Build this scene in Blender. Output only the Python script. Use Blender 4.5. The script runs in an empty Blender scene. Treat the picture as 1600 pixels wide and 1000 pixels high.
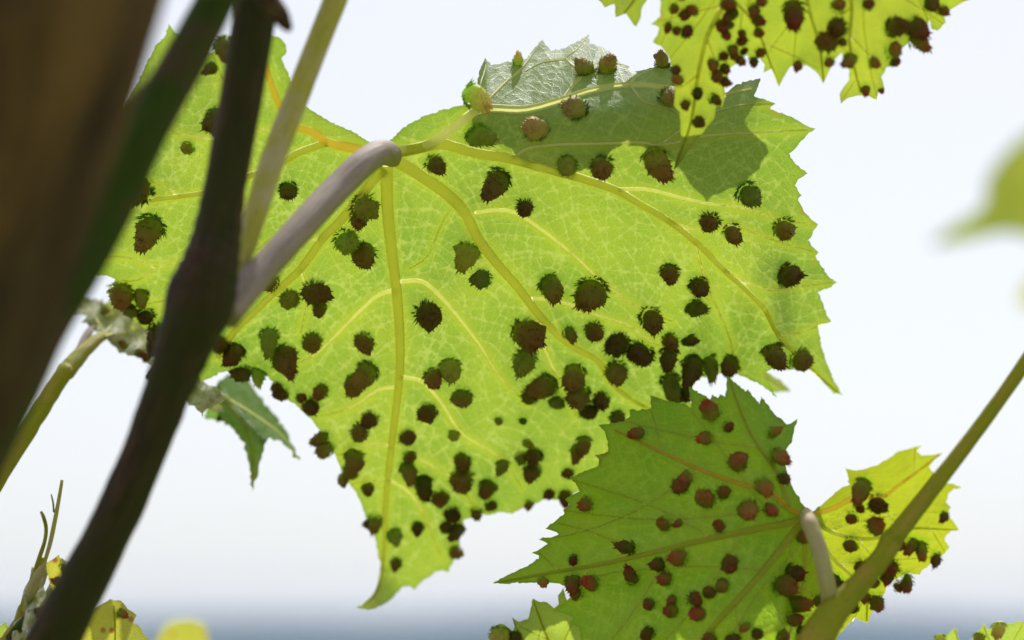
import bpy, math, random
import numpy as np
from mathutils import Vector, Matrix
from mathutils.geometry import delaunay_2d_cdt
random.seed(7); RNG = np.random.default_rng(7)
R = math.radians
scene = bpy.context.scene
col = scene.collection

# ------------------------------------------------------------------ camera
LENS, SENSOR = 100.0, 36.0
PITCH = R(6.9)
CAM = np.array((0.0, 0.0, 1.30))
cd = bpy.data.cameras.new('camera'); cam = bpy.data.objects.new('camera', cd); col.objects.link(cam)
cam.location = CAM; cam.rotation_euler = (R(90) + PITCH, 0, 0)
cd.lens = LENS; cd.sensor_width = SENSOR; cd.sensor_fit = 'HORIZONTAL'
cd.clip_start = 0.02; cd.clip_end = 60000
cd.dof.use_dof = True; cd.dof.focus_distance = 0.523; cd.dof.aperture_fstop = 10.0
scene.camera = cam
# ------------------------------------------------------------------ sky and sun
SUN_EL, SUN_AZ = R(55), R(9)          # azimuth from +Y towards +X
world = bpy.data.worlds.new('World'); scene.world = world; world.use_nodes = True
wn = world.node_tree.nodes; wl = world.node_tree.links
sky = wn.new('ShaderNodeTexSky'); sky.sky_type = 'NISHITA'; sky.sun_disc = False
sky.sun_elevation = SUN_EL; sky.sun_rotation = SUN_AZ
sky.altitude = 200; sky.air_density = .75; sky.dust_density = 2.6; sky.ozone_density = 3.0
tcw = wn.new('ShaderNodeTexCoord'); cn = wn.new('ShaderNodeTexNoise'); cn.inputs['Scale'].default_value = 1.6; cn.inputs['Detail'].default_value = 4.0; wl.new(tcw.outputs['Generated'], cn.inputs['Vector'])
mr = wn.new('ShaderNodeMapRange'); wl.new(cn.outputs[0], mr.inputs[0]); mr.inputs[1].default_value = .3; mr.inputs[2].default_value = .7; mr.inputs[3].default_value = .50; mr.inputs[4].default_value = .66
veil = wn.new('ShaderNodeMix'); veil.data_type = 'RGBA'; wl.new(mr.outputs[0], veil.inputs[0]); wl.new(sky.outputs[0], veil.inputs[6]); veil.inputs[7].default_value = (5.75, 5.42, 4.95, 1)   # thin high cloud, even over the dome
wl.new(veil.outputs[2], wn['Background'].inputs[0]); wn['Background'].inputs[1].default_value = 0.148
sd = bpy.data.lights.new('sun', 'SUN'); sun = bpy.data.objects.new('sun', sd); col.objects.link(sun)
sd.energy = 4.3; sd.angle = R(0.53); sd.color = (1.0, 0.95, 0.88)
sdir = Vector((math.sin(SUN_AZ) * math.cos(SUN_EL), math.cos(SUN_AZ) * math.cos(SUN_EL), math.sin(SUN_EL)))
sun.rotation_euler = sdir.to_track_quat('Z', 'Y').to_euler()
vs = scene.view_settings
vs.view_transform = 'Standard'; vs.look = 'None'; vs.exposure = 0.22; vs.gamma = 1.0; vs.use_curve_mapping = False
scene.render.engine = 'CYCLES'
scene.cycles.use_denoising = True
scene.cycles.max_bounces = 10; scene.cycles.diffuse_bounces = 6; scene.cycles.transmission_bounces = 8
scene.cycles.volume_bounces = 1

# ------------------------------------------------------------------ helpers
F = 1600 * LENS / SENSOR
FW = np.array((0, math.cos(PITCH), math.sin(PITCH))); UP = np.array((0, -math.sin(PITCH), math.cos(PITCH))); RT = np.array((1.0, 0, 0))
def W(u, v, d):
    """a point d metres in front of the lens, on the line of sight of photo position u, v"""
    u = np.asarray(u, float); v = np.asarray(v, float); d = np.asarray(d, float)
    return CAM + d[..., None] * (FW + RT * ((u - 800) / F)[..., None] - UP * ((v - 500) / F)[..., None])

def tag(o, label=None, cat=None, group=None, kind=None):
    for k, x in (('label', label), ('category', cat), ('group', group), ('kind', kind)):
        if x: o[k] = x
    return o
def empty(name, loc):
    o = bpy.data.objects.new(name, None); o.empty_display_size = 0.01; o.location = Vector(loc); col.objects.link(o); return o
def mesh_obj(name, verts, faces, mat, parent=None, smooth=True, uv=None, attrs=None):
    verts = np.asarray(verts, float)
    if parent is not None:
        base = np.zeros(3); p = parent
        while p is not None: base = base + np.array(p.location); p = p.parent
        verts = verts - base
    me = bpy.data.meshes.new(name); me.from_pydata(verts.tolist(), [], [list(map(int, f)) for f in faces])
    if smooth: me.polygons.foreach_set('use_smooth', [True] * len(me.polygons))
    if uv is not None:
        l = me.uv_layers.new(name='uv'); idx = np.zeros(len(me.loops), int); me.loops.foreach_get('vertex_index', idx)
        l.data.foreach_set('uv', np.asarray(uv, float)[idx].ravel())
    for k, a in (attrs or {}).items():
        if np.ndim(a) == 2:
            at = me.attributes.new(k, 'FLOAT_COLOR', 'POINT'); at.data.foreach_set('color', np.asarray(a, float).ravel())
        else:
            at = me.attributes.new(k, 'FLOAT', 'POINT'); at.data.foreach_set('value', np.asarray(a, float))
    me.materials.append(mat); me.update()
    o = bpy.data.objects.new(name, me); col.objects.link(o); o.parent = parent
    return o

def spline(pts, step=None, n=8):
    """Catmull-Rom through rows of numbers"""
    P = np.asarray(pts, float)
    if len(P) == 2: return P[0] + (P[1] - P[0]) * np.linspace(0, 1, n + 1)[:, None]
    Q = np.vstack([2 * P[0] - P[1], P, 2 * P[-1] - P[-2]]); out = []
    for i in range(len(P) - 1):
        a, b, c, e = Q[i:i + 4]
        k = n if step is None else max(2, int(np.linalg.norm((c - b)[:2]) / step))
        t = np.linspace(0, 1, k, endpoint=False)[:, None]
        out.append(.5 * (2 * b + (c - a) * t + (2 * a - 5 * b + 4 * c - e) * t**2 + (3 * b - a - 3 * c + e) * t**3))
    out.append(P[-1:]); return np.vstack(out)

def tube(P, rad, sides=20, rough=0.0, seed=0, flute=0.0, caps=True):
    """a tapered stem along world points; returns verts, faces, uv"""
    P = np.asarray(P, float); n = len(P); rg = np.random.default_rng(seed)
    T = np.gradient(P, axis=0); T /= np.linalg.norm(T, axis=1)[:, None]
    ref = np.array((0, 1.0, 0.12)); V = []; uv = []; lows = []
    s = np.concatenate([[0], np.cumsum(np.linalg.norm(np.diff(P, axis=0), axis=1))])
    ph = rg.uniform(0, 6.28, 6); am = rg.uniform(.4, 1, 6)
    for i in range(n):
        a = np.cross(T[i], ref); a /= np.linalg.norm(a); b = np.cross(a, T[i])
        th = np.linspace(0, 2 * math.pi, sides, endpoint=False)
        r = rad[i] * (1 + flute * np.cos(th * 7 + ph[0]) + rough * (am[1] * np.sin(th * 3 + s[i] / rad[i] * .5 + ph[1]) + am[2] * np.sin(th * 2 - s[i] / rad[i] * .31 + ph[2]) + .6 * am[3] * np.sin(th * 9 + 2 * np.sin(s[i] / rad[i] * .7) + ph[3])))
        V.append(P[i] + r[:, None] * (np.cos(th)[:, None] * a + np.sin(th)[:, None] * b))
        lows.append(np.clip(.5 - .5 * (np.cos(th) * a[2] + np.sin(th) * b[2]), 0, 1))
        uv.append(np.stack([th / 6.2832 * 4, np.full(sides, s[i] / max(1e-6, rad.mean()) * .5)], 1))
    Fc = []
    for i in range(n - 1):
        for j in range(sides):
            k = (j + 1) % sides; Fc.append((i * sides + j, i * sides + k, (i + 1) * sides + k, (i + 1) * sides + j))
    if caps: Fc.append(list(range(sides))[::-1]); Fc.append([(n - 1) * sides + j for j in range(sides)])
    return np.vstack(V), Fc, np.column_stack([np.vstack(uv), np.concatenate(lows)])
def stem_from_photo(pts, n=8, **kw):
    """rows of (u, v, depth, width in photo px); bends smoothly through real space"""
    P = np.asarray(pts, float); S = spline(P, n=n)
    return tube(W(S[:, 0], S[:, 1], S[:, 2]), S[:, 3] * .5 * S[:, 2] / F, **kw)
def px(d): return d / F

# ------------------------------------------------------------------ materials
def newmat(name):
    m = bpy.data.materials.new(name); m.use_nodes = True; nt = m.node_tree; nt.nodes.clear()
    return m, nt, nt.nodes, nt.links
def nd(nt, typ, **kw):
    x = nt.nodes.new(typ)
    for k, v in kw.items():
        if k.startswith('i_'):
            key = k[2:]; x.inputs[int(key) if key.isdigit() else key.replace('_', ' ')].default_value = v
        else: setattr(x, k, v)
    return x
def mixc(nt, fac, a, b, mode='MIX'):
    x = nt.nodes.new('ShaderNodeMix'); x.data_type = 'RGBA'; x.blend_type = mode
    for s, v in ((x.inputs[0], fac), (x.inputs[6], a), (x.inputs[7], b)):
        if hasattr(v, 'is_linked'): nt.links.new(v, s)
        else: s.default_value = (*v, 1) if isinstance(v, tuple) else v
    return x.outputs[2]
def math_(nt, op, a, b=None, c=None):
    x = nt.nodes.new('ShaderNodeMath'); x.operation = op
    for s, v in zip(x.inputs, (a, b, c)):
        if v is None: continue
        if hasattr(v, 'is_linked'): nt.links.new(v, s)
        else: s.default_value = v
    return x.outputs[0]
def maprange(nt, v, a, b, c, d):
    x = nt.nodes.new('ShaderNodeMapRange'); x.interpolation_type = 'SMOOTHSTEP'; nt.links.new(v, x.inputs[0])
    for i, q in enumerate((a, b, c, d)): x.inputs[i + 1].default_value = q
    return x.outputs[0]

def leaf_material(name, through, vein, under, trans=0.62, gloss=0.10, rough=0.38, spots=0.0, wool=0.0, scale=1.0, yellow=None, shine=1.0, tertiary=.64):
    """thin blade: light comes through it, veins finer than the modelled ones lie in the surface"""
    m, nt, ns, ln = newmat(name)
    uv = nd(nt, 'ShaderNodeUVMap', uv_map='uv')
    nz = nd(nt, 'ShaderNodeTexNoise', i_Scale=1.3 * scale, i_Detail=2.0); ln.new(uv.outputs[0], nz.inputs['Vector'])
    wv = nd(nt, 'ShaderNodeVectorMath', operation='MULTIPLY_ADD'); ln.new(nz.outputs['Color'], wv.inputs[0]); wv.inputs[1].default_value = (.42, .42, 0); ln.new(uv.outputs[0], wv.inputs[2])
    L = []
    for sc, w in ((3.4, .030), (9.0, .065), (25.0, .12)):
        vo = nd(nt, 'ShaderNodeTexVoronoi', feature='DISTANCE_TO_EDGE', voronoi_dimensions='2D', i_Scale=sc * scale); ln.new(wv.outputs[0], vo.inputs['Vector'])
        L.append(maprange(nt, vo.outputs['Distance'], 0.0, w, 1.0, 0.0))
    big = nd(nt, 'ShaderNodeTexNoise', i_Scale=.62, i_Detail=4.0); ln.new(uv.outputs[0], big.inputs['Vector'])
    fine = nd(nt, 'ShaderNodeTexNoise', i_Scale=30.0, i_Detail=2.0); ln.new(uv.outputs[0], fine.inputs['Vector'])
    c = mixc(nt, maprange(nt, big.outputs[0], .35, .68, 0, 1), tuple(x * f for x, f in zip(through, (.66, .80, .9))), tuple(min(.95, x * f) for x, f in zip(through, (1.14, 1.07, 1.05))))
    c = mixc(nt, math_(nt, 'MULTIPLY', fine.outputs[0], .5), c, tuple(x * f for x, f in zip(through, (.55, .66, .4))))
    web = math_(nt, 'MAXIMUM', math_(nt, 'MULTIPLY', L[0], .22), math_(nt, 'MAXIMUM', math_(nt, 'MULTIPLY', L[1], .46), math_(nt, 'MULTIPLY', L[2], .36)))
    tert_ = nd(nt, 'ShaderNodeAttribute', attribute_name='fine_vein')
    tline = maprange(nt, tert_.outputs['Fac'], .3, 2.1, tertiary, 0)
    web = math_(nt, 'MAXIMUM', web, tline)
    c = mixc(nt, web, c, vein)
    ed = nd(nt, 'ShaderNodeAttribute', attribute_name='edge')
    c = mixc(nt, maprange(nt, ed.outputs['Fac'], 0, 7, .45, 0), c, (through[0] * .55, through[1] * .6, through[2] * .6))
    nn_ = nd(nt, 'ShaderNodeTexNoise', i_Scale=2.6, i_Detail=5.0, i_Roughness=.65); ln.new(uv.outputs[0], nn_.inputs['Vector'])
    dead = math_(nt, 'MULTIPLY', maprange(nt, ed.outputs['Fac'], 0, 10, 1, .06), maprange(nt, nn_.outputs[0], .56, .66, 0, .85))   # browned margins and small dead patches
    c = mixc(nt, dead, c, (.34, .24, .03))
    if yellow:
        sx = nd(nt, 'ShaderNodeSeparateXYZ'); ln.new(uv.outputs[0], sx.inputs[0])
        c = mixc(nt, maprange(nt, sx.outputs[0], yellow[0], yellow[1], 0, .8), c, yellow[2])
    gh = nd(nt, 'ShaderNodeAttribute', attribute_name='gall')
    c = mixc(nt, math_(nt, 'MULTIPLY', maprange(nt, gh.outputs['Fac'], -2, 9, .75, 0), maprange(nt, fine.outputs[0], .35, .6, .35, 1)), c, (through[0] * .42, through[1] * .62, through[2] * .5))
    near = nd(nt, 'ShaderNodeAttribute', attribute_name='vein')
    c = mixc(nt, maprange(nt, near.outputs['Fac'], 0, 14, .3, 0), c, (.46, .52, .025))
    c = mixc(nt, maprange(nt, near.outputs['Fac'], -1.5, .5, 1, 0), c, (.88, .92, .40))
    if spots:
        sv = nd(nt, 'ShaderNodeTexVoronoi', voronoi_dimensions='2D', i_Scale=3.0); ln.new(uv.outputs[0], sv.inputs['Vector'])
        c = mixc(nt, maprange(nt, sv.outputs['Distance'], .06, .2, spots, 0), c, (.35, .04, .02))
    u = mixc(nt, web, under, tuple(min(.8, x * 1.5) for x in under))
    if wool:
        wz = nd(nt, 'ShaderNodeTexNoise', i_Scale=9.0, i_Detail=5.0, i_Roughness=.7); ln.new(uv.outputs[0], wz.inputs['Vector'])
        wf = maprange(nt, wz.outputs[0], .40, .56, 0, wool)
        u = mixc(nt, wf, u, (.56, .55, .42))
    bh = math_(nt, 'ADD', math_(nt, 'MAXIMUM', tline, math_(nt, 'MULTIPLY', L[0], .3)), math_(nt, 'ADD', math_(nt, 'MULTIPLY', L[1], .30), math_(nt, 'MULTIPLY', L[2], .14)))
    bp = nd(nt, 'ShaderNodeBump', i_Strength=.55, i_Distance=.00028); ln.new(bh, bp.inputs['Height'])
    tr = nd(nt, 'ShaderNodeBsdfTranslucent'); ln.new(c, tr.inputs[0]); ln.new(bp.outputs[0], tr.inputs['Normal'])
    df = nd(nt, 'ShaderNodeBsdfDiffuse', i_Roughness=.6); ln.new(u, df.inputs[0]); ln.new(bp.outputs[0], df.inputs['Normal'])
    gl = nd(nt, 'ShaderNodeBsdfGlossy', i_Roughness=rough); gl.inputs[0].default_value = (.9, .92, .95, 1); bg = nd(nt, 'ShaderNodeBump', i_Strength=.22, i_Distance=.00028); ln.new(bh, bg.inputs['Height']); ln.new(bg.outputs[0], gl.inputs['Normal'])
    m1 = nd(nt, 'ShaderNodeMixShader', i_0=trans); ln.new(df.outputs[0], m1.inputs[1]); ln.new(tr.outputs[0], m1.inputs[2])
    if wool: ln.new(math_(nt, 'SUBTRACT', trans, math_(nt, 'MULTIPLY', wf, trans * .8)), m1.inputs[0])
    fr = nd(nt, 'ShaderNodeFresnel', i_IOR=1.4); ln.new(bp.outputs[0], fr.inputs['Normal'])
    m2 = nd(nt, 'ShaderNodeMixShader'); ln.new(math_(nt, 'ADD', math_(nt, 'MULTIPLY', fr.outputs[0], .28 * shine), gloss * .4 * shine), m2.inputs[0]); ln.new(m1.outputs[0], m2.inputs[1]); ln.new(gl.outputs[0], m2.inputs[2])
    out = nd(nt, 'ShaderNodeOutputMaterial'); ln.new(m2.outputs[0], out.inputs[0])
    return m
def vein_material(name, through, under, trans=.62):
    m, nt, ns, ln = newmat(name)
    tc = nd(nt, 'ShaderNodeTexCoord'); nz = nd(nt, 'ShaderNodeTexNoise', i_Scale=160.0, i_Detail=3.0); ln.new(tc.outputs['Object'], nz.inputs['Vector'])
    c = mixc(nt, nz.outputs[0], tuple(x * .85 for x in through), tuple(min(.97, x * 1.08) for x in through))
    tr = nd(nt, 'ShaderNodeBsdfTranslucent'); ln.new(c, tr.inputs[0])
    df = nd(nt, 'ShaderNodeBsdfPrincipled', i_Roughness=.5); df.inputs['Base Color'].default_value = (*under, 1)
    m1 = nd(nt, 'ShaderNodeMixShader', i_0=trans); ln.new(df.outputs[0], m1.inputs[1]); ln.new(tr.outputs[0], m1.inputs[2])
    out = nd(nt, 'ShaderNodeOutputMaterial'); ln.new(m1.outputs[0], out.inputs[0]); return m
def stem_material(name, c1, c2, c3=None, rough=.6, streak=6.0, bump=.0006, sub=0.0, spec=.15, low=None):
    """c1/c2 streak along the length, c3 in blotches"""
    m, nt, ns, ln = newmat(name)
    uv = nd(nt, 'ShaderNodeUVMap', uv_map='uv'); mp = nd(nt, 'ShaderNodeMapping'); ln.new(uv.outputs[0], mp.inputs[0]); mp.inputs['Scale'].default_value = (streak, .55, 1)
    n1 = nd(nt, 'ShaderNodeTexNoise', i_Scale=1.0, i_Detail=6.0, i_Roughness=.65); ln.new(mp.outputs[0], n1.inputs['Vector'])
    n2 = nd(nt, 'ShaderNodeTexNoise', i_Scale=.5, i_Detail=3.0); ln.new(uv.outputs[0], n2.inputs['Vector'])
    c = mixc(nt, maprange(nt, n1.outputs[0], .35, .65, 0, 1), c1, c2)
    if c3: c = mixc(nt, maprange(nt, n2.outputs[0], .45, .65, 0, .85), c, c3)
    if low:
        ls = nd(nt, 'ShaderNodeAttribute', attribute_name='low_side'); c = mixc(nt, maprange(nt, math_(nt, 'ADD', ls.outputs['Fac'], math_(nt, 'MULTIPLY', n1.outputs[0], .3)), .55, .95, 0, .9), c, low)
    n3 = nd(nt, 'ShaderNodeTexNoise', i_Scale=5.0, i_Detail=4.0); ln.new(uv.outputs[0], n3.inputs['Vector'])
    c = mixc(nt, maprange(nt, n3.outputs[0], .60, .68, 0, .55), c, tuple(x * .45 for x in c1))   # flecks and scars
    bp = nd(nt, 'ShaderNodeBump', i_Strength=.7, i_Distance=bump); ln.new(n1.outputs[0], bp.inputs['Height'])
    b = nd(nt, 'ShaderNodeBsdfPrincipled', i_Roughness=rough); ln.new(c, b.inputs['Base Color']); ln.new(bp.outputs[0], b.inputs['Normal'])
    b.inputs['Specular IOR Level'].default_value = spec
    sh_ = b.outputs[0]
    if sub:
        tr = nd(nt, 'ShaderNodeBsdfTranslucent'); ln.new(mixc(nt, .5, c, (.75, .72, .10)), tr.inputs[0]); mx = nd(nt, 'ShaderNodeMixShader', i_0=sub); ln.new(sh_, mx.inputs[1]); ln.new(tr.outputs[0], mx.inputs[2]); sh_ = mx.outputs[0]
    out = nd(nt, 'ShaderNodeOutputMaterial'); ln.new(sh_, out.inputs[0]); return m
def gall_material(name, warm):
    m, nt, ns, ln = newmat(name)
    at = nd(nt, 'ShaderNodeAttribute', attribute_name='tint')
    oi = nd(nt, 'ShaderNodeObjectInfo')
    tc = nd(nt, 'ShaderNodeTexCoord'); nz = nd(nt, 'ShaderNodeTexNoise', i_Scale=3.5, i_Detail=4.0); ln.new(tc.outputs['Object'], nz.inputs['Vector'])
    c = mixc(nt, maprange(nt, nz.outputs[0], .35, .7, 0, .6), at.outputs['Color'], warm)
    hs = nd(nt, 'ShaderNodeHueSaturation'); ln.new(c, hs.inputs['Color'])
    ln.new(math_(nt, 'MULTIPLY_ADD', oi.outputs['Random'], .05, .472), hs.inputs['Hue'])
    ln.new(math_(nt, 'MULTIPLY_ADD', math_(nt, 'FRACT', math_(nt, 'MULTIPLY', oi.outputs['Random'], 7.3)), 1.0, .62), hs.inputs['Value'])
    bp = nd(nt, 'ShaderNodeBump', i_Strength=.5, i_Distance=.0004); ln.new(nz.outputs[0], bp.inputs['Height'])
    b = nd(nt, 'ShaderNodeBsdfPrincipled', i_Roughness=.5); b.inputs['Specular IOR Level'].default_value = .2; ln.new(hs.outputs[0], b.inputs['Base Color']); ln.new(bp.outputs[0], b.inputs['Normal'])
    tr = nd(nt, 'ShaderNodeBsdfTranslucent'); ln.new(hs.outputs[0], tr.inputs[0])
    m1 = nd(nt, 'ShaderNodeMixShader', i_0=.5); ln.new(b.outputs[0], m1.inputs[1]); ln.new(tr.outputs[0], m1.inputs[2])
    out = nd(nt, 'ShaderNodeOutputMaterial'); ln.new(m1.outputs[0], out.inputs[0]); return m

M_main = leaf_material('leaf blade sunlit', (.270, .395, .020), (.46, .55, .11), (.18, .29, .095), gloss=.07, rough=.5, shine=.75)
M_low = leaf_material('leaf blade yellow green', (.40, .64, .016), (.54, .72, .08), (.06, .15, .014), gloss=.03, trans=.7, yellow=(12.3, 13.1, (.37, .39, .016)))
M_top = leaf_material('leaf blade upper', (.40, .50, .025), (.54, .60, .09), (.11, .18, .04), gloss=.06)
M_green = leaf_material('leaf blade green', (.44, .58, .05), (.7, .76, .2), (.22, .33, .10))
M_yel = leaf_material('leaf blade yellow', (.72, .66, .05), (.8, .75, .2), (.34, .34, .06), spots=.9)
M_yelg = leaf_material('leaf blade dull yellow', (.36, .42, .03), (.5, .55, .2), (.20, .25, .05))
M_wool = leaf_material('leaf blade woolly', (.46, .52, .10), (.7, .7, .3), (.30, .34, .18), wool=.9, trans=.5, shine=.1)
M_curl = leaf_material('leaf blade felted', (.26, .46, .04), (.6, .7, .3), (.10, .24, .03), wool=.3, trans=.62, shine=.15)
M_vein = vein_material('vein yellow', (.60, .64, .09), (.26, .27, .06), .72)
M_vein_red = vein_material('vein orange', (.88, .66, .08), (.36, .24, .08), .72)
M_vein_fine = vein_material('vein pale', (.95, .96, .40), (.26, .32, .08), .78)
M_vein_pale = vein_material('vein creamy', (.88, .88, .36), (.46, .52, .22), .5)
M_gall = gall_material('gall olive', (.20, .145, .022))
M_gallr = gall_material('gall russet', (.29, .13, .035))
M_gallg = gall_material('gall green', (.30, .38, .045))
M_gallp = gall_material('gall pale', (.46, .40, .11))
M_trunk = stem_material('bark brown', (.135, .085, .028), (.018, .013, .008), (.075, .06, .02), rough=.9, streak=1.6, bump=.006)
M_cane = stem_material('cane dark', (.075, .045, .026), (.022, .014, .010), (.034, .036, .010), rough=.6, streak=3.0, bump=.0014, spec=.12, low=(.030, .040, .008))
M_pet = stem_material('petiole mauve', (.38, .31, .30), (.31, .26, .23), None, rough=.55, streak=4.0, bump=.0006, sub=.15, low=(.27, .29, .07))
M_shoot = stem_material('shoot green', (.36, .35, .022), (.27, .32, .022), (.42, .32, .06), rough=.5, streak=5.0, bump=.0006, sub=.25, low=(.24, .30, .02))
M_shootd = stem_material('shoot deep green', (.036, .070, .005), (.028, .052, .005), (.075, .045, .03), rough=.7, streak=4.0, bump=.0003)
M_pale = stem_material('petiole pale', (.46, .43, .24), (.36, .38, .14), (.44, .34, .22), rough=.55, streak=5.0, bump=.0002, sub=.2)
M_greycane = stem_material('petiole grey green', (.52, .49, .13), (.42, .44, .08), (.56, .50, .36), rough=.5, streak=4.0, bump=.0003, sub=.2)

# ------------------------------------------------------------------ ground, hills, haze
def grid_mesh(name, xs, ys, zf, mat):
    X, Y = np.meshgrid(xs, ys); Z = zf(X, Y); V = np.stack([X, Y, Z], -1).reshape(-1, 3); nx = len(xs)
    Fc = [(j * nx + i, j * nx + i + 1, (j + 1) * nx + i + 1, (j + 1) * nx + i) for j in range(len(ys) - 1) for i in range(nx - 1)]
    return mesh_obj(name, V, Fc, mat)
def land_material(name, a, b, sc):
    m, nt, ns, ln = newmat(name)
    tc = nd(nt, 'ShaderNodeTexCoord'); nz = nd(nt, 'ShaderNodeTexNoise', i_Scale=sc, i_Detail=8.0); ln.new(tc.outputs['Object'], nz.inputs['Vector'])
    c = mixc(nt, maprange(nt, nz.outputs[0], .4, .6, 0, 1), a, b)
    bs = nd(nt, 'ShaderNodeBsdfDiffuse'); ln.new(c, bs.inputs[0])
    out = nd(nt, 'ShaderNodeOutputMaterial'); ln.new(bs.outputs[0], out.inputs[0]); return m
M_ground = land_material('grass and soil', (.13, .165, .05), (.27, .245, .13), .6)
M_hill = land_material('wooded hills', (.018, .032, .02), (.035, .05, .025), .004)
lin = np.concatenate([-np.geomspace(12000, 2, 40), [0], np.geomspace(2, 12000, 40)])
tag(grid_mesh('ground', lin, lin, lambda x, y: .02 * np.sin(x * 1.3) * np.cos(y * 1.7) * np.exp(-(x**2 + y**2) / 400) - .00, M_ground), kind='structure')
def hill_z(x, y):
    prof = np.exp(-((y - 6800 - 500 * np.sin(x / 2300)) / 900)**2)
    return -6 + prof * (118 + 12 * np.sin(x / 900 + 1.0) + 7 * np.sin(x / 310) + 3 * np.sin(x / 120 + .5))
tag(grid_mesh('hills', np.linspace(-9000, 9000, 240), np.linspace(4200, 9400, 60), hill_z, M_hill), kind='structure')
def hill2_z(x, y):
    return -6 + np.exp(-((y - 10300) / 500)**2) * (142 + 12 * np.sin(x / 1700 + 2.2) + 5 * np.sin(x / 420))
tag(grid_mesh('far_hills', np.linspace(-11000, 11000, 200), np.linspace(9000, 11600, 30), hill2_z, M_hill), kind='structure')
hz, nt, ns, ln = newmat('pale air')
pv = nd(nt, 'ShaderNodeVolumePrincipled'); pv.inputs['Color'].default_value = (.50, .66, 1.0, 1); pv.inputs['Density'].default_value = .7e-4; pv.inputs['Anisotropy'].default_value = .5
ln.new(pv.outputs[0], nd(nt, 'ShaderNodeOutputMaterial').inputs['Volume'])
bx = [(x, y, z) for z in (-8, 168) for y in (-12500, 12500) for x in (-12500, 12500)]
haze = mesh_obj('haze', bx, [(0, 2, 3, 1), (4, 5, 7, 6), (0, 1, 5, 4), (2, 6, 7, 3), (0, 4, 6, 2), (1, 3, 7, 5)], hz, smooth=False)
tag(haze, 'pale blue summer haze over the far hills', 'haze', kind='stuff')

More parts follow.
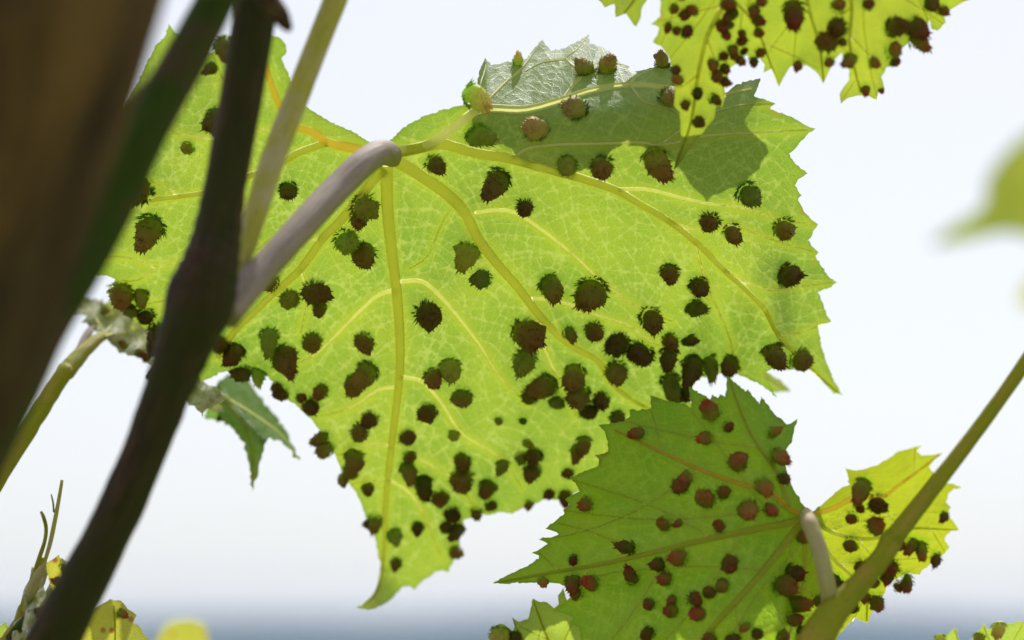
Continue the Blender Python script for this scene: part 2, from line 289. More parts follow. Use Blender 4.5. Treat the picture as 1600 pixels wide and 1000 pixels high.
# ------------------------------------------------------------------ galls
def gall_mesh(name, seed, warm, pale=False, hairy=1.0):
    rg = np.random.default_rng(seed); import bmesh
    bm = bmesh.new(); bmesh.ops.create_icosphere(bm, subdivisions=3, radius=1)
    V = np.array([v.co[:] for v in bm.verts]); Fc = [[v.index for v in f.verts] for f in bm.faces]; bm.free()
    D = V / np.linalg.norm(V, axis=1)[:, None]
    r = np.ones(len(V))
    for _ in range(5):
        k = rg.normal(size=3); k /= np.linalg.norm(k); r += rg.uniform(-.07, .07) * np.cos(2.2 * (D @ k) * 1.6 + rg.uniform(0, 6))
    for _ in range(30):                                           # warts
        k = rg.normal(size=3); k[2] = abs(k[2]) * .9 - .2; k /= np.linalg.norm(k)
        r += rg.uniform(.08, .26) * np.exp(-((1 - D @ k) / rg.uniform(.010, .022)))
    z = V[:, 2]; waist = np.where(z < -.45, 1 + .55 * hairy * (-.45 - z), 1.0) * (1 - .10 * np.clip(z, 0, 1))
    P = V * r[:, None]; P[:, 0] *= waist * rg.uniform(.82, 1.0); P[:, 1] *= waist * rg.uniform(.9, 1.05); P[:, 2] = P[:, 2] * rg.uniform(.9, 1.45) + .75
    t = np.clip((P[:, 2] - .1) / 1.8, 0, 1)
    g = np.array((.25, .38, .028)); o = np.array((.18, .175, .024)); q = np.array(warm)
    if warm[1] >= warm[0]: g, o = g * 1.25, np.array((.25, .29, .036))
    if pale: g, o, q = g * 1.6, np.array((.44, .42, .09)), np.array((.50, .33, .14))
    C = g + (o - g) * np.clip(t * 2, 0, 1)[:, None]; C = C + (q - C) * (np.clip(t * 2.2 - 1.2, 0, 1)[:, None])
    V2, C2, F2 = [P], [C], list(Fc); off = len(P)
    def hair(b, d, l, w, c):
        nonlocal off
        d = d / np.linalg.norm(d); a = np.cross(d, (.3, .5, .8)); a /= np.linalg.norm(a); e = np.cross(d, a)
        bend = rg.normal(size=3) * .07 * l
        ring = [b + w * (math.cos(x) * a + math.sin(x) * e) for x in (0, 2.09, 4.19)]
        mid = [b + d * l * .55 + bend * .4 + .6 * w * (math.cos(x) * a + math.sin(x) * e) for x in (0, 2.09, 4.19)]
        V2.append(np.array(ring + mid + [b + d * l + bend])); C2.append(np.tile(c, (7, 1)))
        for i in range(3):
            j = (i + 1) % 3; F2.append((off + i, off + j, off + 3 + j, off + 3 + i)); F2.append((off + 3 + i, off + 3 + j, off + 6))
        off += 7
    for i in range(int(80 * hairy)):                              # bristles round the base
        th = rg.uniform(0, 6.28); rr = rg.uniform(.70, 1.0)
        hair(np.array((math.cos(th) * rr, math.sin(th) * rr, -.05)), np.array((math.cos(th), math.sin(th), rg.uniform(.3, 1.3))), rg.uniform(.35, .75), .075, np.array((.26, .40, .04)) * rg.uniform(.8, 1.4))
    for i in range(int(60 * hairy)):                              # short bristles over the wall and the crown
        k = rg.normal(size=3); k /= np.linalg.norm(k); k[2] = abs(k[2]) * 1.3 - .3; i0 = int(np.argmax(D @ (k / np.linalg.norm(k))))
        hair(P[i0] * .97, D[i0] + (0, 0, .35), rg.uniform(.16, .36), .08, C[i0] * 1.1)
    for i in range(7):                                            # ragged lips round the mouth of the pouch
        th = i * .9 + rg.uniform(-.3, .3); k = np.array((math.cos(th) * .5, math.sin(th) * .5, .86)); i0 = int(np.argmax(D @ k))
        hair(P[i0] * .95, k + (0, 0, .2), rg.uniform(.22, .5), .15, q * rg.uniform(.8, 1.5))
    lean = rg.normal(size=2) * .14
    V2 = [np.column_stack([a[:, 0] + lean[0] * np.maximum(0, a[:, 2])**2, a[:, 1] + lean[1] * np.maximum(0, a[:, 2])**2, a[:, 2]]) for a in V2]
    me = bpy.data.meshes.new(name); me.from_pydata(np.vstack(V2).tolist(), [], [list(map(int, f)) for f in F2])
    me.polygons.foreach_set('use_smooth', [True] * len(me.polygons))
    at = me.attributes.new('tint', 'FLOAT_COLOR', 'POINT'); at.data.foreach_set('color', np.hstack([np.vstack(C2), np.ones((off, 1))]).ravel())
    return me
GALLS = {}
for key, warm, mat, hairy, pale in (('olive', (.23, .125, .028), M_gall, 1.0, False), ('russet', (.34, .10, .035), M_gallr, .45, False), ('pale', (.5, .25, .12), M_gallp, 1.0, True), ('greenish', (.30, .30, .04), M_gallg, 1.0, False)):
    GALLS[key] = []
    for i in range(10):
        me = gall_mesh('gall_' + key, 40 + i + 20 * len(key), warm, pale, hairy); me.materials.append(mat); GALLS[key].append(me)

# ------------------------------------------------------------------ leaves
class DistField:
    """distance in photo px to the nearest of some lines, kept on a grid; lines too far away read as the cap"""
    def __init__(self, lines, lo, hi, cap, g=2.0):
        self.lo, self.g, self.cap = lo - 4, g, cap
        w, h = ((hi - lo + 8) / g).astype(int) + 2; self.D = np.full((h, w), float(cap)); R_ = int(cap / g) + 1
        for L in lines:
            L = np.asarray(L); L = np.vstack([L, (L[1:] + L[:-1]) / 2])
            for row in L:
                p = row[:2]; half = row[2] if len(row) > 2 else 0.0; x, y = (p - self.lo) / g; j, i = int(round(x)), int(round(y))
                i0, i1, j0, j1 = max(0, i - R_), min(h, i + R_ + 1), max(0, j - R_), min(w, j + R_ + 1)
                if i0 >= i1 or j0 >= j1: continue
                d = np.hypot(((np.arange(i0, i1) - y) * g)[:, None], ((np.arange(j0, j1) - x) * g)[None, :]) - half
                np.minimum(self.D[i0:i1, j0:j1], d, out=self.D[i0:i1, j0:j1])
    def __call__(self, U, V):
        h, w = self.D.shape; x = np.clip((U - self.lo[0]) / self.g, 0, w - 1.001); y = np.clip((V - self.lo[1]) / self.g, 0, h - 1.001)
        j, i = x.astype(int), y.astype(int); a, b = x - j, y - i; D = self.D
        return (D[i, j] * (1 - a) + D[i, j + 1] * a) * (1 - b) + (D[i + 1, j] * (1 - a) + D[i + 1, j + 1] * a) * b
def inside(U, V, poly):
    r = np.zeros(U.shape, bool); x0, y0 = poly[-1]
    for x1, y1 in poly:
        c = (y1 > V) != (y0 > V)
        if y1 != y0: r ^= c & (U < (x0 - x1) * (V - y1) / (y0 - y1) + x1)
        x0, y0 = x1, y1
    return r

def build_leaf(label, group, outline, depth, attach, veins, secs=(), galls=(), blade_mat=None, spacing=7, auto=None, tert=36,
               quilt=(1.2e-3, .55e-3), gall_kind='olive', vein_mats=None, fine_mat=None, seed=0, name='grape_leaf', shift=.42, jitter=.7):
    rg = np.random.default_rng(seed + 100)
    poly = []
    O = np.asarray(outline, float)
    for a, b in zip(O, np.roll(O, -1, 0)):
        n = max(1, int(np.linalg.norm(b - a) / spacing))
        for k in range(n):
            p = a + (b - a) * k / n
            poly.append(p + (rg.normal(size=2) * jitter if k else 0))
    poly = np.array(poly)
    prim = [spline([p for p in v[0]], step=9) for v in veins]
    seco = [spline([p for p in v[0]], step=9) for v in secs]
    lo = poly.min(0) - 6; hi = poly.max(0) + 6; G = 3.0
    gu, gv = np.meshgrid(np.arange(lo[0], hi[0], G), np.arange(lo[1], hi[1], G)); mask = inside(gu, gv, poly)
    occ = np.zeros(mask.shape, bool)
    def cell(p): return int((p[1] - lo[1]) / G), int((p[0] - lo[0]) / G)
    def isin(p):
        i, j = cell(p); return 0 <= i < mask.shape[0] and 0 <= j < mask.shape[1] and mask[i, j]
    def mark(L):
        for p in (spline(L[:, :2], step=2) if np.linalg.norm(L[1] - L[0]) > 4 else L):
            i, j = cell(p)
            if 0 <= i < occ.shape[0] and 0 <= j < occ.shape[1]: occ[i, j] = True
    for L in prim + seco: mark(L)
    def march(p, d, maxlen, curl, wob, skip=9):
        path = [p.copy()]; ang = math.atan2(d[1], d[0]); s = 0
        while s < maxlen:
            ang += curl + rg.normal() * wob; p = p + 3.0 * np.array((math.cos(ang), math.sin(ang))); s += 3
            if not isin(p): break
            path.append(p.copy()); i, j = cell(p)
            if s > skip and occ[max(0, i - 1):i + 2, max(0, j - 1):j + 2].any(): break
        return np.array(path)
    def branches(lines, gap, angle, maxlen, minlen, curl=.0, wob=.06):
        out = []
        for L in lines:
            S = spline(L[:, :2], step=3); s = gap * .5
            seg = np.concatenate([[0], np.cumsum(np.linalg.norm(np.diff(S, axis=0), axis=1))]); side = rg.choice((-1, 1))
            while s < seg[-1] - gap * .3:
                i = min(len(S) - 2, int(np.searchsorted(seg, s))); t = S[i + 1] - S[i]; t /= np.linalg.norm(t) + 1e-9
                for sd_ in (side, -side):
                    a = angle * sd_ * rg.uniform(.85, 1.15); d = np.array((t[0] * math.cos(a) - t[1] * math.sin(a), t[0] * math.sin(a) + t[1] * math.cos(a)))
                    q = march(S[i] + d * 1.0, d, maxlen, -curl * sd_, wob)
                    if len(q) * 3 > minlen: out.append(q)
                    if angle < 1.0: break
                side = -side; s += gap * rg.uniform(.7, 1.3)
        return out
    auto_sec = []
    if auto:
        auto_sec = branches(prim, auto, .85, 420, 40, curl=.004, wob=.012)
        for L in auto_sec: mark(L)
    tl = []
    if tert:
        for L in branches(prim + seco + auto_sec, tert, 1.25, 150, 14, curl=.003, wob=.035): mark(L); tl.append(L)
        for L in branches(tl, tert * .62, 1.45, 60, 9, wob=.05): mark(L); tl.append(L)
    allsec = seco + auto_sec
    f_prim = DistField([spline(L, step=5) for L in prim], lo, hi, 100) if prim else None
    f_sec = DistField([spline(L, step=4) if len(L) < 200 and i < len(seco) else L for i, L in enumerate(allsec)], lo, hi, 46) if allsec else None
    f_tert = DistField(tl, lo, hi, 18) if tl else None
    def widened(L, w0, w1):
        L = spline(L[:, :2], step=5) if np.linalg.norm(L[1, :2] - L[0, :2]) > 5 else L[:, :2]
        return np.hstack([L, ((np.linspace(1, 0, len(L))**.8 * (w0 - w1) + w1) * .5 * .74)[:, None]])
    f_wide = DistField([widened(L, v[1], v[2]) for L, v in zip(prim, veins)] + [widened(L, v[1] * 1.15, v[2] * 1.25) for L, v in zip(seco, secs)] + [widened(L, 4.5, 2) for L in auto_sec if len(L) > 4], lo, hi, 26) if prim else None
    f_gall = DistField([np.array([(g[0], g[1] - shift * g[2], g[2] * .8)] * 2, float) for g in galls], lo, hi, 30) if len(galls) else None
    f_edge = DistField([np.vstack([poly, poly[:1]])], lo, hi, 12)
    def dep(U, V):
        d = depth(U, V)
        if f_prim: d = d + quilt[0] * (1 - np.exp(-f_prim(U, V) / 30))
        if f_sec: d = d + quilt[1] * (1 - np.exp(-(f_sec(U, V) / 16)**1.5))
        if f_tert: d = d + .22e-3 * (1 - np.exp(-(f_tert(U, V) / 9)**1.5))
        if f_gall: d = d - .45e-3 * np.exp(-np.maximum(0, f_gall(U, V)) / 7)
        return d
    # blade
    hu, hv = np.meshgrid(np.arange(lo[0], hi[0], spacing), np.arange(lo[1], hi[1], spacing * .866)); hu[1::2] += spacing / 2
    hu = hu + rg.normal(size=hu.shape) * spacing * .12; hv = hv + rg.normal(size=hv.shape) * spacing * .12
    ok = inside(hu, hv, poly); hu, hv = hu[ok], hv[ok]
    ok = f_edge(hu, hv) > spacing * .45; pts = np.vstack([poly, np.stack([hu[ok], hv[ok]], 1)])
    n = len(poly)
    cv, _, cf, *_ = delaunay_2d_cdt([Vector(p) for p in pts], [(i, (i + 1) % n) for i in range(n)], [list(range(n))], 1, 1e-6)
    cv = np.array([p[:] for p in cv]); U, V = cv[:, 0], cv[:, 1]
    A = W(U, V, dep(U, V))
    root = empty(name, W(*[np.array(x) for x in (attach[0], attach[1], float(dep(np.array([attach[0]]), np.array([attach[1]]))[0]))]))
    tag(root, label, 'leaf', group)
    edge = f_edge(U, V); vd = f_wide(U, V) if f_wide else np.full(len(U), 99.)
    fv = f_tert(U, V) if f_tert else np.full(len(U), 99.)
    fix = [f if np.cross(cv[f[1]] - cv[f[0]], cv[f[2]] - cv[f[0]]) < 0 else f[::-1] for f in cf]
    blade = mesh_obj('blade', A, fix, blade_mat, root, uv=cv / 100, attrs={'edge': edge, 'vein': vd, 'fine_vein': fv, 'gall': f_gall(U, V) if f_gall else np.full(len(U), 99.)})
    # veins: half-round ridges standing out of the underside
    def frame(U, V):
        e = 2.0; p = W(U, V, dep(U, V)); a = W(U + e, V, dep(U + e, V)) - W(U - e, V, dep(U - e, V)); b = W(U, V + e, dep(U, V + e)) - W(U, V - e, dep(U, V - e))
        nn = np.cross(b, a); nn /= np.linalg.norm(nn, axis=1)[:, None]; s = np.sign((nn * (CAM - p)).sum(1)); return p, nn * s[:, None]
    def ridge(L, w0, w1, lift, k=5):
        w0, w1 = w0 * .86, w1 * .95; P2 = L[:, :2]; p, nn = frame(P2[:, 0], P2[:, 1]); T = np.gradient(P2, axis=0); T /= np.linalg.norm(T, axis=1)[:, None] + 1e-9
        w = np.linspace(1, 0, len(L))**.8 * (w0 - w1) + w1
        rows = []; d0 = np.linalg.norm((p - CAM) @ np.array([FW]).T, axis=1)
        for th in np.linspace(-math.pi / 2, math.pi / 2, k):
            uu = P2[:, 0] - T[:, 1] * w * .5 * math.sin(th); vv = P2[:, 1] + T[:, 0] * w * .5 * math.sin(th)
            q = W(uu, vv, d0)
            rows.append(q + nn * (w * .5 * px(.52) * lift * math.cos(th) - .00008 + 0)[:, None])
        X = np.stack(rows, 1); m, k_ = X.shape[:2]
        return X.reshape(-1, 3), [(i * k_ + j, i * k_ + j + 1, (i + 1) * k_ + j + 1, (i + 1) * k_ + j) for i in range(m - 1) for j in range(k_ - 1)]
    for i, (v, L) in enumerate(zip(veins, prim)):
        X, Fc = ridge(L, v[1], v[2], .9, 7); mesh_obj('vein', X, Fc, (v[3] if len(v) > 3 else M_vein), blade)
    for v, L in zip(secs, seco):
        X, Fc = ridge(L, v[1] * 1.05, v[2] * 1.1, .7); mesh_obj('vein', X, Fc, (v[3] if len(v) > 3 else M_vein_fine), blade)
    for L in auto_sec:
        if len(L) > 4: X, Fc = ridge(L[::2], 4.5, 2, .6); mesh_obj('vein', X, Fc, fine_mat or M_vein_fine, blade)
    # galls
    base = np.array(root.location)
    for i, g in enumerate(galls):
        u, v, r = g[:3]; kind = g[3] if len(g) > 3 else gall_kind
        pu, pv_ = np.array([u + 0.]), np.array([v - shift * r]); p, nn = frame(pu, pv_)
        z = Vector(nn[0]) + Vector(rg.normal(size=3) * .26) + Vector((0, 0, -.10)); z.normalize()
        me = GALLS[kind][int(rg.integers(10))]; o = bpy.data.objects.new('gall', me); col.objects.link(o); o.parent = root
        s = r * px(.52) * rg.uniform(.84, 1.06)
        rot = z.to_track_quat('Z', 'Y').to_matrix() @ Matrix.Rotation(rg.uniform(0, 6.28), 3, 'Z')
        o.matrix_local = Matrix.Translation(Vector(p[0] - base)) @ (rot @ Matrix.Diagonal((s, s, s * rg.uniform(.8, 1.5)))).to_4x4()
    return root, dep
def sm(x, a, b): t = np.clip((x - a) / (b - a), 0, 1); return t * t * (3 - 2 * t)

# ---- the large sunlit leaf
MAIN = [(608,222),(620,208),(640,193),(665,180),(690,172),(712,166),(735,163),(748,156),(745,135),(748,115),(753,102),(758,90),(767,102),(785,98),(805,96),(815,98),(825,88),(835,75),(847,62),(855,72),(862,80),(880,76),(900,66),(915,57),(921,53),(921,68),(940,73),(955,82),(965,93),(974,103),(984,103),(981,109),(990,112),(1005,109),(1020,106),(1036,98),(1056,108),(1080,124),(1110,140),(1135,145),(1150,132),(1165,128),(1188,122),(1185,135),(1178,150),(1195,155),(1212,162),(1203,170),(1225,178),(1245,187),(1262,197),(1275,201),(1262,210),(1250,222),(1240,235),(1233,240),(1240,252),(1250,262),(1262,271),(1246,282),(1242,290),(1247,298),(1253,305),(1247,312),(1255,328),(1265,340),(1278,350),(1270,365),(1263,375),(1270,386),(1279,394),(1274,400),(1285,418),(1295,432),(1308,441),(1295,450),(1278,456),(1285,472),(1291,490),(1299,502),(1285,506),(1278,508),(1281,525),(1286,550),(1295,575),(1305,598),(1317,618),(1300,612),(1288,600),(1275,582),(1262,574),(1245,572),(1235,578),(1220,573),(1205,577),(1195,582),(1203,600),(1213,622),(1203,612),(1190,602),(1175,595),(1160,588),(1145,583),(1128,580),(1110,590),(1095,590),(1082,600),(1078,625),(1100,650),(1140,672),(1128,700),(1150,740),(1140,790),(1150,830),(1100,850),(1080,880),(1040,870),(1000,880),(960,850),(930,840),(922,800),(905,768),(890,776),(870,781),(855,779),(840,786),(830,790),(815,795),(800,803),(780,800),(765,805),(750,803),(735,810),(725,812),(716,835),(719,852),(710,860),(709,876),(700,894),(690,891),(680,893),(670,902),(657,910),(647,922),(640,915),(630,916),(620,926),(610,937),(595,947),(575,953),(557,949),(568,945),(580,935),(590,918),(595,900),(595,880),(590,865),(587,845),(582,830),(575,815),(567,795),(562,780),(553,765),(540,750),(530,725),(520,705),(505,690),(500,672),(490,660),(475,645),(462,632),(450,625),(437,612),(428,600),(420,590),(405,584),(385,582),(365,578),(345,582),(325,592),(300,600),(275,590),(262,570),(256,545),(238,522),(218,507),(198,492),(182,480),(174,460),(180,436),(165,430),(150,430),(138,420),(118,412),(92,402),(84,380),(110,300),(165,215),(215,130),(244,70),(258,56),(263,37),(272,50),(290,58),(312,66),(330,84),(338,76),(355,62),(385,50),(412,52),(436,58),(447,70),(448,80),(440,92),(450,112),(458,140),(474,160),(484,171),(500,180),(515,190),(535,198),(555,208),(570,217),(580,223),(594,228)]
FOLD_U = [600, 740, 800, 830, 880, 930, 985, 1050, 1100, 1150, 1200]; FOLD_V = [150, 176, 184, 186, 182, 176, 172, 172, 172, 170, 150]
def main_depth(u, v):
    d = .5285 + .080e-3 * (v - 420)
    t = np.interp(u, FOLD_U, FOLD_V) - v; w = sm(u, 722, 760) * (1 - sm(u, 1150, 1235))
    d = d + w * (2.5 + .4 * sm(u, 800, 1000)) * .119e-3 * np.where(t > -60, (np.sqrt(t * t + 24**2) + t) * .5 * sm(t, -60, -10), 0)
    d = d + 2.4e-3 * np.sin(u / 95 + .6) * np.sin(v / 120 + .4) + 1.2e-3 * np.sin(u / 47 + v / 61)
    d = d + .010 * sm(-u, -430, -90) + .010 * sm(u, 1120, 1320) * sm(v, 150, 420)
    d = d + 4.0e-3 * np.sin((u - 1080) / 26) * sm(u, 1060, 1120) * (1 - sm(u, 1210, 1260)) * sm(v, 380, 470)   # ripples towards the margin
    d = d - .012 * sm(v, 860, 960) * sm(-u, -640, -560)
    return d
mv = [([(604,258),(606,330),(613,400),(621,470),(625,540),(623,600),(615,670),(607,740),(602,800),(600,860),(590,920),(566,947)], 23, 3),
      ([(618,250),(660,275),(700,305),(728,335),(745,370),(775,410),(810,450),(840,490),(870,522),(900,545),(932,562),(948,585),(965,608),(1000,632),(1040,648)], 24, 4),
      ([(618,238),(650,231),(690,224),(740,237),(800,248),(850,262),(900,275),(960,295),(1000,318),(1043,343),(1085,376),(1130,420),(1170,456),(1196,486),(1216,522),(1260,570),(1310,614)], 22, 3, M_vein),
      ([(620,235),(655,230),(688,214),(718,191),(742,173),(765,170),(820,172),(870,160),(925,142),(985,133),(1045,138),(1110,150),(1175,138)], 20, 4, M_vein_pale),
      ([(602,262),(575,292),(535,342),(505,372),(470,420),(430,456),(395,490),(365,520),(340,560)], 18, 8),
      ([(598,236),(555,232),(512,221),(487,205),(455,192),(430,150),(412,90),(402,55)], 20, 5, M_vein_red),
      ([(512,222),(465,238),(430,260),(395,272),(330,297),(285,306),(240,312),(170,325),(100,372)], 15, 3, M_vein)]
ms = [([(744,332),(780,328),(810,335),(845,358),(890,393),(930,430),(960,455),(1000,482),(1050,502)], 8, 3),
      ([(832,466),(870,470),(910,483),(940,495),(980,508),(1020,535),(1060,552)], 7, 3),
      ([(627,440),(660,440),(690,465),(720,500),(750,540),(775,580),(800,610),(826,628)], 9, 3),
      ([(621,452),(590,462),(560,488),(520,528),(490,555),(450,575)], 9, 3),
      ([(623,588),(660,597),(690,630),(715,670),(740,690),(780,715),(815,760)], 8, 3),
      ([(621,604),(590,610),(560,630),(535,642),(500,650)], 7, 3),
      ([(615,698),(580,695),(550,706),(525,712)], 6, 2.5), ([(606,748),(640,770),(660,800),(672,832),(690,870)], 7, 2.5),
      ([(606,750),(570,752),(548,758)], 5, 2), ([(645,712),(680,730),(715,755),(740,790)], 6, 2.5),
      ([(846,508),(850,540),(865,575),(882,600),(900,650)], 7, 3), ([(965,296),(1010,296),(1060,308),(1105,318),(1160,325),(1220,343),(1272,350)], 8, 3),
      ([(800,248),(825,232),(870,226),(940,224),(1000,222),(1035,226),(1100,212),(1180,207),(1262,203)], 7, 3, M_vein_pale),
      ([(757,164),(790,130),(815,108),(830,88),(847,64)], 9, 3, M_vein_pale), ([(880,156),(896,132),(908,116),(884,92),(900,80),(919,56)], 9, 3, M_vein_pale),
      ([(884,92),(850,97),(820,112)], 5, 3, M_vein_pale), ([(905,118),(935,108),(965,100),(982,104)], 5, 2, M_vein_pale), ([(984,133),(996,118),(1015,110),(1036,100)], 7, 3, M_vein_pale),
      ([(757,160),(750,135),(758,108),(759,93)], 5, 2, M_vein_pale), ([(985,134),(1005,158),(1030,166),(1050,172),(1075,190)], 5, 2.5, M_vein_pale),
      ([(1030,225),(1060,205),(1085,188),(1150,165),(1208,162)], 5, 2.5, M_vein_pale), ([(1130,420),(1175,445),(1210,452),(1260,446),(1302,441)], 6, 2.5),
      ([(1043,343),(1085,358),(1140,352),(1200,372),(1240,385),(1276,394)], 6, 2.5), ([(1196,486),(1215,520),(1250,520),(1292,503)], 5, 2.5),
      ([(1085,376),(1100,430),(1120,480),(1140,530),(1150,580)], 5, 2.5), ([(505,372),(470,378),(430,372),(395,395)], 6, 3), ([(430,456),(400,450),(370,470)], 6, 3),
      ([(470,420),(480,470),(470,520)], 6, 2.5), ([(395,272),(370,250),(345,222),(300,214),(240,200)], 7, 3), ([(345,222),(352,150),(340,105),(332,84)], 6, 2.5),
      ([(285,306),(250,290),(215,268)], 5, 2.5), ([(430,262),(380,330),(330,390),(290,405),(245,417),(200,402),(130,401)], 7, 3), ([(245,417),(215,438),(190,438)], 5, 2.5),
      ([(300,405),(280,460),(230,475)], 5, 2.5), ([(710,315),(690,350),(668,400),(640,420)], 4, 2.5), ([(460,195),(430,205),(400,200),(370,190)], 6, 3), ([(575,292),(560,340),(530,390)], 4, 2)]
mg = [(295,234,11,'greenish'),(222,307,20),(238,360,20),(450,297,13),(340,190,18),(352,75,18),(333,108,8),(222,462,11,'greenish'),(228,497,16),(247,520,16),(190,462,19),(203,488,15,'greenish'),(255,548,13),(240,540,10),(272,560,12),(300,572,12),
      (732,155,18,'pale'),(742,213,17,'greenish'),(838,213,21,'pale'),(917,120,15,'pale'),(949,116,14,'pale'),(905,180,17,'pale'),(1043,160,16,'pale'),(1035,107,13,'pale'),(808,103,9,'pale'),(1022,247,18),(1165,304,17,'greenish'),
      (677,260,15),(782,285,18),(887,262,14,'greenish'),(940,264,18),(820,328,13),(568,328,20,'greenish'),(560,345,15),(538,380,19,'greenish'),(569,400,17),(733,397,18,'greenish'),(756,440,14,'greenish'),(855,447,17),(927,457,22),(1047,428,15),(1090,450,17),(1082,483,13,'greenish'),(1110,352,17),(1142,364,14),(1222,359,17),(1223,435,18),(1013,499,16),
      (425,447,14),(453,472,15,'greenish'),(490,462,19),(500,482,12),(420,530,15,'greenish'),(440,563,21),(487,538,16),(370,552,16),(347,545,14),(405,585,14,'greenish'),(382,588,13),(570,538,16),(577,584,17),(558,603,15),(505,614,11),(440,618,14),(432,607,9),(470,625,9),(484,637,14),(665,498,20),(675,593,16),(702,577,16,'greenish'),(722,623,16),(671,646,14),
      (817,525,24),(820,565,17,'greenish'),(886,522,11),(928,520,16),(967,545,19),(962,585,18),(1003,558,22),(1046,552,13),(1073,533,13),(1046,535,12),(1081,570,16),(1105,570,15,'greenish'),(1146,573,15),(1046,600,17,'greenish'),(1068,617,11),(1205,550,18),(1247,565,16),(857,605,18),(899,585,17),(868,632,13,'greenish'),(829,622,13,'greenish'),(905,618,18),(918,645,14),(940,627,14),(963,653,11),
      (579,660,14),(561,679,14),(508,690,12),(512,705,13),(553,718,17),(547,742,13),(537,748,9),(635,688,14),(641,716,12),(634,733,12),(661,755,16),(724,722,13),(723,752,17),(763,765,14),(767,793,11),(745,802,9),(689,782,14),(706,806,15),(700,828,12),(718,828,10),(711,865,10),(654,825,10),(615,837,12,'greenish'),(573,763,10),(573,821,9),(586,815,11),(619,882,9),(838,715,13),(832,740,14),(815,718,10,'greenish'),(785,727,10,'greenish'),(888,743,10),(912,692,12),(902,706,12),(779,660,7,'greenish'),(817,659,7,'greenish'),(710,680,9,'greenish'),(823,695,7,'greenish'),(858,776,10),(883,778,12),(828,788,7)]
main_leaf, main_dep = build_leaf('large sunlit yellow-green leaf with a mauve stalk and a folded-back top edge', 'gall-covered vine leaves', MAIN, main_depth, (612, 240), mv, ms, mg, M_main, spacing=3.4, tert=42, seed=1)
def part(name, data, mat, parent): v, f, uv = data; return mesh_obj(name, v, f, mat, parent, uv=uv[:, :2], attrs={'low_side': uv[:, 2]})
def stem(name, label, cat, data, mat, group=None):
    v, f, uv = data; loc = v[:20].mean(0); o = mesh_obj(name, v - loc, f, mat, uv=uv[:, :2], attrs={'low_side': uv[:, 2]}); o.location = Vector(loc); tag(o, label, cat, group); return o
da = float(main_depth(np.array([612.]), np.array([240.]))[0])
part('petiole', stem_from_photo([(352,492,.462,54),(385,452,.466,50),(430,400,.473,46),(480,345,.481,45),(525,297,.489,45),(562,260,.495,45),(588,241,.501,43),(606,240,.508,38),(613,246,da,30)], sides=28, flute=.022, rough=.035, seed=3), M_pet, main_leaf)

# ---- the lower leaf, half in the shade of the large one
LOW = [(1263,800),(1250,780),(1240,765),(1232,745),(1226,725),(1225,710),(1230,700),(1238,690),(1241,675),(1246,654),(1235,662),(1229,663),(1222,655),(1210,647),(1200,632),(1189,619),(1187,632),(1180,622),(1168,608),(1165,612),(1150,598),(1137,587),(1135,604),(1133,620),(1125,616),(1122,622),(1113,616),(1110,624),(1095,615),(1076,604),(1080,637),(1065,630),(1045,627),(1030,622),(1016,617),(1017,638),(1000,641),(983,640),(985,650),(975,658),(960,661),(935,664),(945,675),(950,690),(950,705),(945,708),(929,711),(936,718),(935,727),(925,732),(910,738),(890,746),(900,757),(906,768),(895,773),(883,780),(890,788),(880,797),(882,802),(870,812),(852,826),(865,830),(873,835),(860,840),(841,842),(850,846),(856,850),(845,857),(831,864),(842,868),(835,877),(820,886),(800,895),(785,903),(770,911),(785,912),(820,911),(850,910),(875,912),(890,918),(893,930),(885,940),(870,950),(865,956),(880,958),(895,965),(890,975),(905,980),(908,1000),(905,1040),(930,1075),(985,1090),(1040,1120),(1100,1135),(1150,1115),(1210,1090),(1250,1050),(1290,1015),(1318,985),(1335,965),(1355,974),(1365,950),(1380,930),(1390,910),(1420,895),(1437,898),(1445,888),(1460,878),(1478,862),(1484,855),(1476,845),(1477,838),(1485,830),(1499,828),(1490,815),(1482,805),(1486,793),(1478,785),(1485,768),(1502,762),(1490,756),(1478,755),(1465,745),(1455,735),(1452,730),(1460,718),(1473,708),(1455,711),(1440,712),(1432,705),(1440,696),(1425,700),(1405,705),(1390,715),(1370,727),(1350,733),(1335,735),(1321,731),(1325,745),(1328,757),(1315,762),(1300,775),(1285,788),(1270,799)]
def low_depth(u, v):
    k = sm(u, 1215, 1335); d = (1 - k) * (.503 - .012e-3 * (v - 800)) + k * (.505 + .050e-3 * (v - 800)) + 1.2e-3 * np.sin(u / 80) * np.sin(v / 90 + 1) + .8e-3 * np.sin(u / 40 - v / 55)
    d = d + .020 * sm(-u, -1250, -780) ** 1.2 - .006 * sm(u, 1265, 1500) + .006 * np.exp(-((u - 1262) / 60)**2)
    return d
lv = [([(1256,806),(1230,792),(1200,768),(1150,754),(1100,736),(1050,714),(1020,700),(960,672)], 11, 3, M_vein_red), ([(1254,810),(1230,818),(1190,825),(1140,835),(1080,848),(1000,868),(920,885),(860,895),(780,910)], 14, 3, M_vein),
      ([(1254,814),(1225,852),(1190,895),(1150,940),(1110,985),(1070,1050),(1045,1110)], 15, 5, M_vein), ([(1268,804),(1300,795),(1340,776),(1380,776),(1402,760),(1440,732),(1468,710)], 10, 3, M_vein_red),
      ([(1266,812),(1310,835),(1360,842),(1420,826),(1495,828)], 9, 3, M_vein), ([(1264,815),(1300,870),(1350,920),(1354,970)], 10, 3, M_vein), ([(1232,792),(1215,740),(1180,690),(1160,650),(1140,595)], 8, 2.5, M_vein), ([(1258,818),(1255,900),(1230,1000),(1200,1080)], 10, 4, M_vein)]
